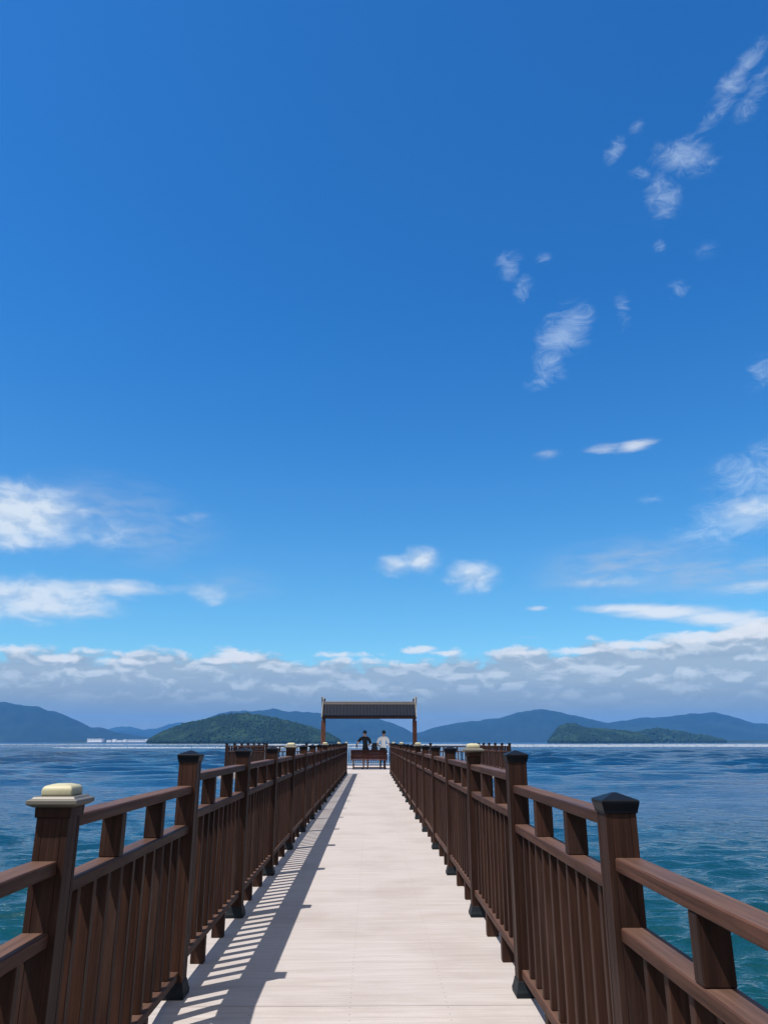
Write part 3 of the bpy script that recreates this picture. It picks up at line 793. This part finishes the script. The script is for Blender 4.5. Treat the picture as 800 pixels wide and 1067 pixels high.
# cloud bank along the horizon
top = t.m('ADD', 6.15, t.m('MULTIPLY', t.m('MAXIMUM', t.m('SUBTRACT', az, 5), 0), .075))
bil = t.noise(t.mapping(PW, (.36, .80, 1), (3, 1, 0)), 1, 7, .53, .15)
bil2 = t.noise(t.mapping(PW, (.36, .80, 1), (3, 1.36, 0)), 1, 7, .53, .15)
big = t.noise(t.mapping(P, (.10, .10, 1)), 1, 2, .5)
edge = t.m('ADD', top, t.m('ADD', t.m('MULTIPLY', t.m('SUBTRACT', bil, .5), 4.0), t.m('MULTIPLY', t.m('SUBTRACT', big, .5), 2.0)))
band = t.mr(t.m('SUBTRACT', edge, elev), -.15, .75)
lump = t.mr(t.m('ADD', t.m('SUBTRACT', bil, bil2), t.m('MULTIPLY', t.m('SUBTRACT', bil, .5), .6)), -.06, .20)
rim = t.mr(t.m('SUBTRACT', edge, elev), .2, 1.3, 1, 0)
hgt = t.mr(elev, 1.6, 5.2)
K = 1.0
bandc = t.mix(hgt, (1.85 * K, 1.95 * K, 1.6 * K), (2.75 * K, 3.25 * K, 3.6 * K))
bandc = t.mix(t.m('MULTIPLY', lump, t.mr(elev, 2.3, 4.8, .05, .74)), bandc, (5.2 * K, 5.5 * K, 5.6 * K))
bandc = t.mix(t.m('MULTIPLY', t.m('MULTIPLY', rim, lump), .9), bandc, (5.9 * K, 6.1 * K, 6.2 * K))
streak = t.noise(t.mapping(P, (.07, 1.5, 1)), 1, 4, .5)
bandc = t.mix(t.mr(streak, .4, .7, 0, .3), bandc, (1.6 * K, 2.25 * K, 3.0 * K))
light = t.mr(t.m('ADD', t.m('SUBTRACT', f1, f2), t.m('MULTIPLY', t.m('SUBTRACT', dc, .5), .12)), -.16, .14)
cumc = t.mix(light, (3.3 * K, 4.2 * K, 5.3 * K), (5.2 * K, 5.7 * K, 6.1 * K))
out = t.mix(t.m('MULTIPLY', dw, .85), skyc, (4.6 * K, 5.6 * K, 6.6 * K))
vl = union([ell(*c) for c in ((660, 592, 120, 34, 1.0), (740, 600, 120, 26, .8), (630, 606, 90, 14, .8), (150, 556, 90, 40, .5), (110, 530, 90, 40, .6), (240, 610, 60, 22, .4))])
vl = t.m('MULTIPLY', vl, t.mr(fs, .3, .7, .12, .62))
out = t.mix(vl, out, (3.3, 3.8, 4.5))
out = t.mix(t.m('MULTIPLY', ds, .85), out, t.mix(ds, (4.2, 4.7, 5.2), (5.9, 6.1, 6.2)))
out = t.mix(t.m('MULTIPLY', dc, .9), out, cumc)
out = t.mix(t.m('MULTIPLY', band, .93), out, bandc)
PUFF = [(248, 684, 34, 9, 1.1), (228, 688, 26, 6, .8), (66, 686, 34, 7, .9), (128, 689, 44, 6, .8), (10, 676, 46, 7, .6), (436, 677, 26, 6, .9), (465, 681, 40, 5, .7), (540, 680, 36, 4, .7), (600, 678, 46, 6, .85), (660, 672, 54, 8, .95),
        (722, 664, 60, 10, 1.0), (780, 658, 60, 12, 1.0), (360, 682, 50, 5, .6)]
puf = union([ell(*c) for c in PUFF])
fp = t.noise(t.mapping(PW, (.7, 1.5, 1), (5, 2, 0)), 1, 6, .52, .2)
dp = t.m('MULTIPLY', t.mr(t.m('ADD', puf, t.m('MULTIPLY', t.m('SUBTRACT', fp, .5), 1.6)), .2, .85), t.mr(puf, .02, .3))
out = t.mix(t.m('MULTIPLY', dp, .85), out, (6.0, 6.1, 6.1))
# broken bright cloud added unseen behind the viewer and overhead as neutral fill light
rear_fill = t.m('MAXIMUM', t.mr(sp.outputs[1], .15, -.3), t.mr(elev, 58, 72))
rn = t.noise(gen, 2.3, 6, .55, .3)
out = t.mix(t.m('MULTIPLY', rear_fill, t.mr(rn, .36, .52)), out, (5.6, 5.5, 5.4))
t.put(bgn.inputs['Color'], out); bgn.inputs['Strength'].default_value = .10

sl = bpy.data.lights.new('sun', 'SUN'); sl.energy = 5.0; sl.angle = R(.53); sl.color = (1, .955, .88)
so = bpy.data.objects.new('sun', sl); COL.objects.link(so); so.location = (-20, -15, 60)
so.rotation_euler = (-sun_from).to_track_quat('-Z', 'Y').to_euler()

# ------------------------------------------------------------------ render settings
S.view_settings.view_transform = 'Standard'; S.view_settings.look = 'None'; S.view_settings.exposure = .6; S.view_settings.gamma = 1
S.view_settings.use_curve_mapping = False
S.cycles.max_bounces = 6; S.cycles.volume_bounces = 0; S.cycles.use_denoising = True
S.cycles.sample_clamp_indirect = 6
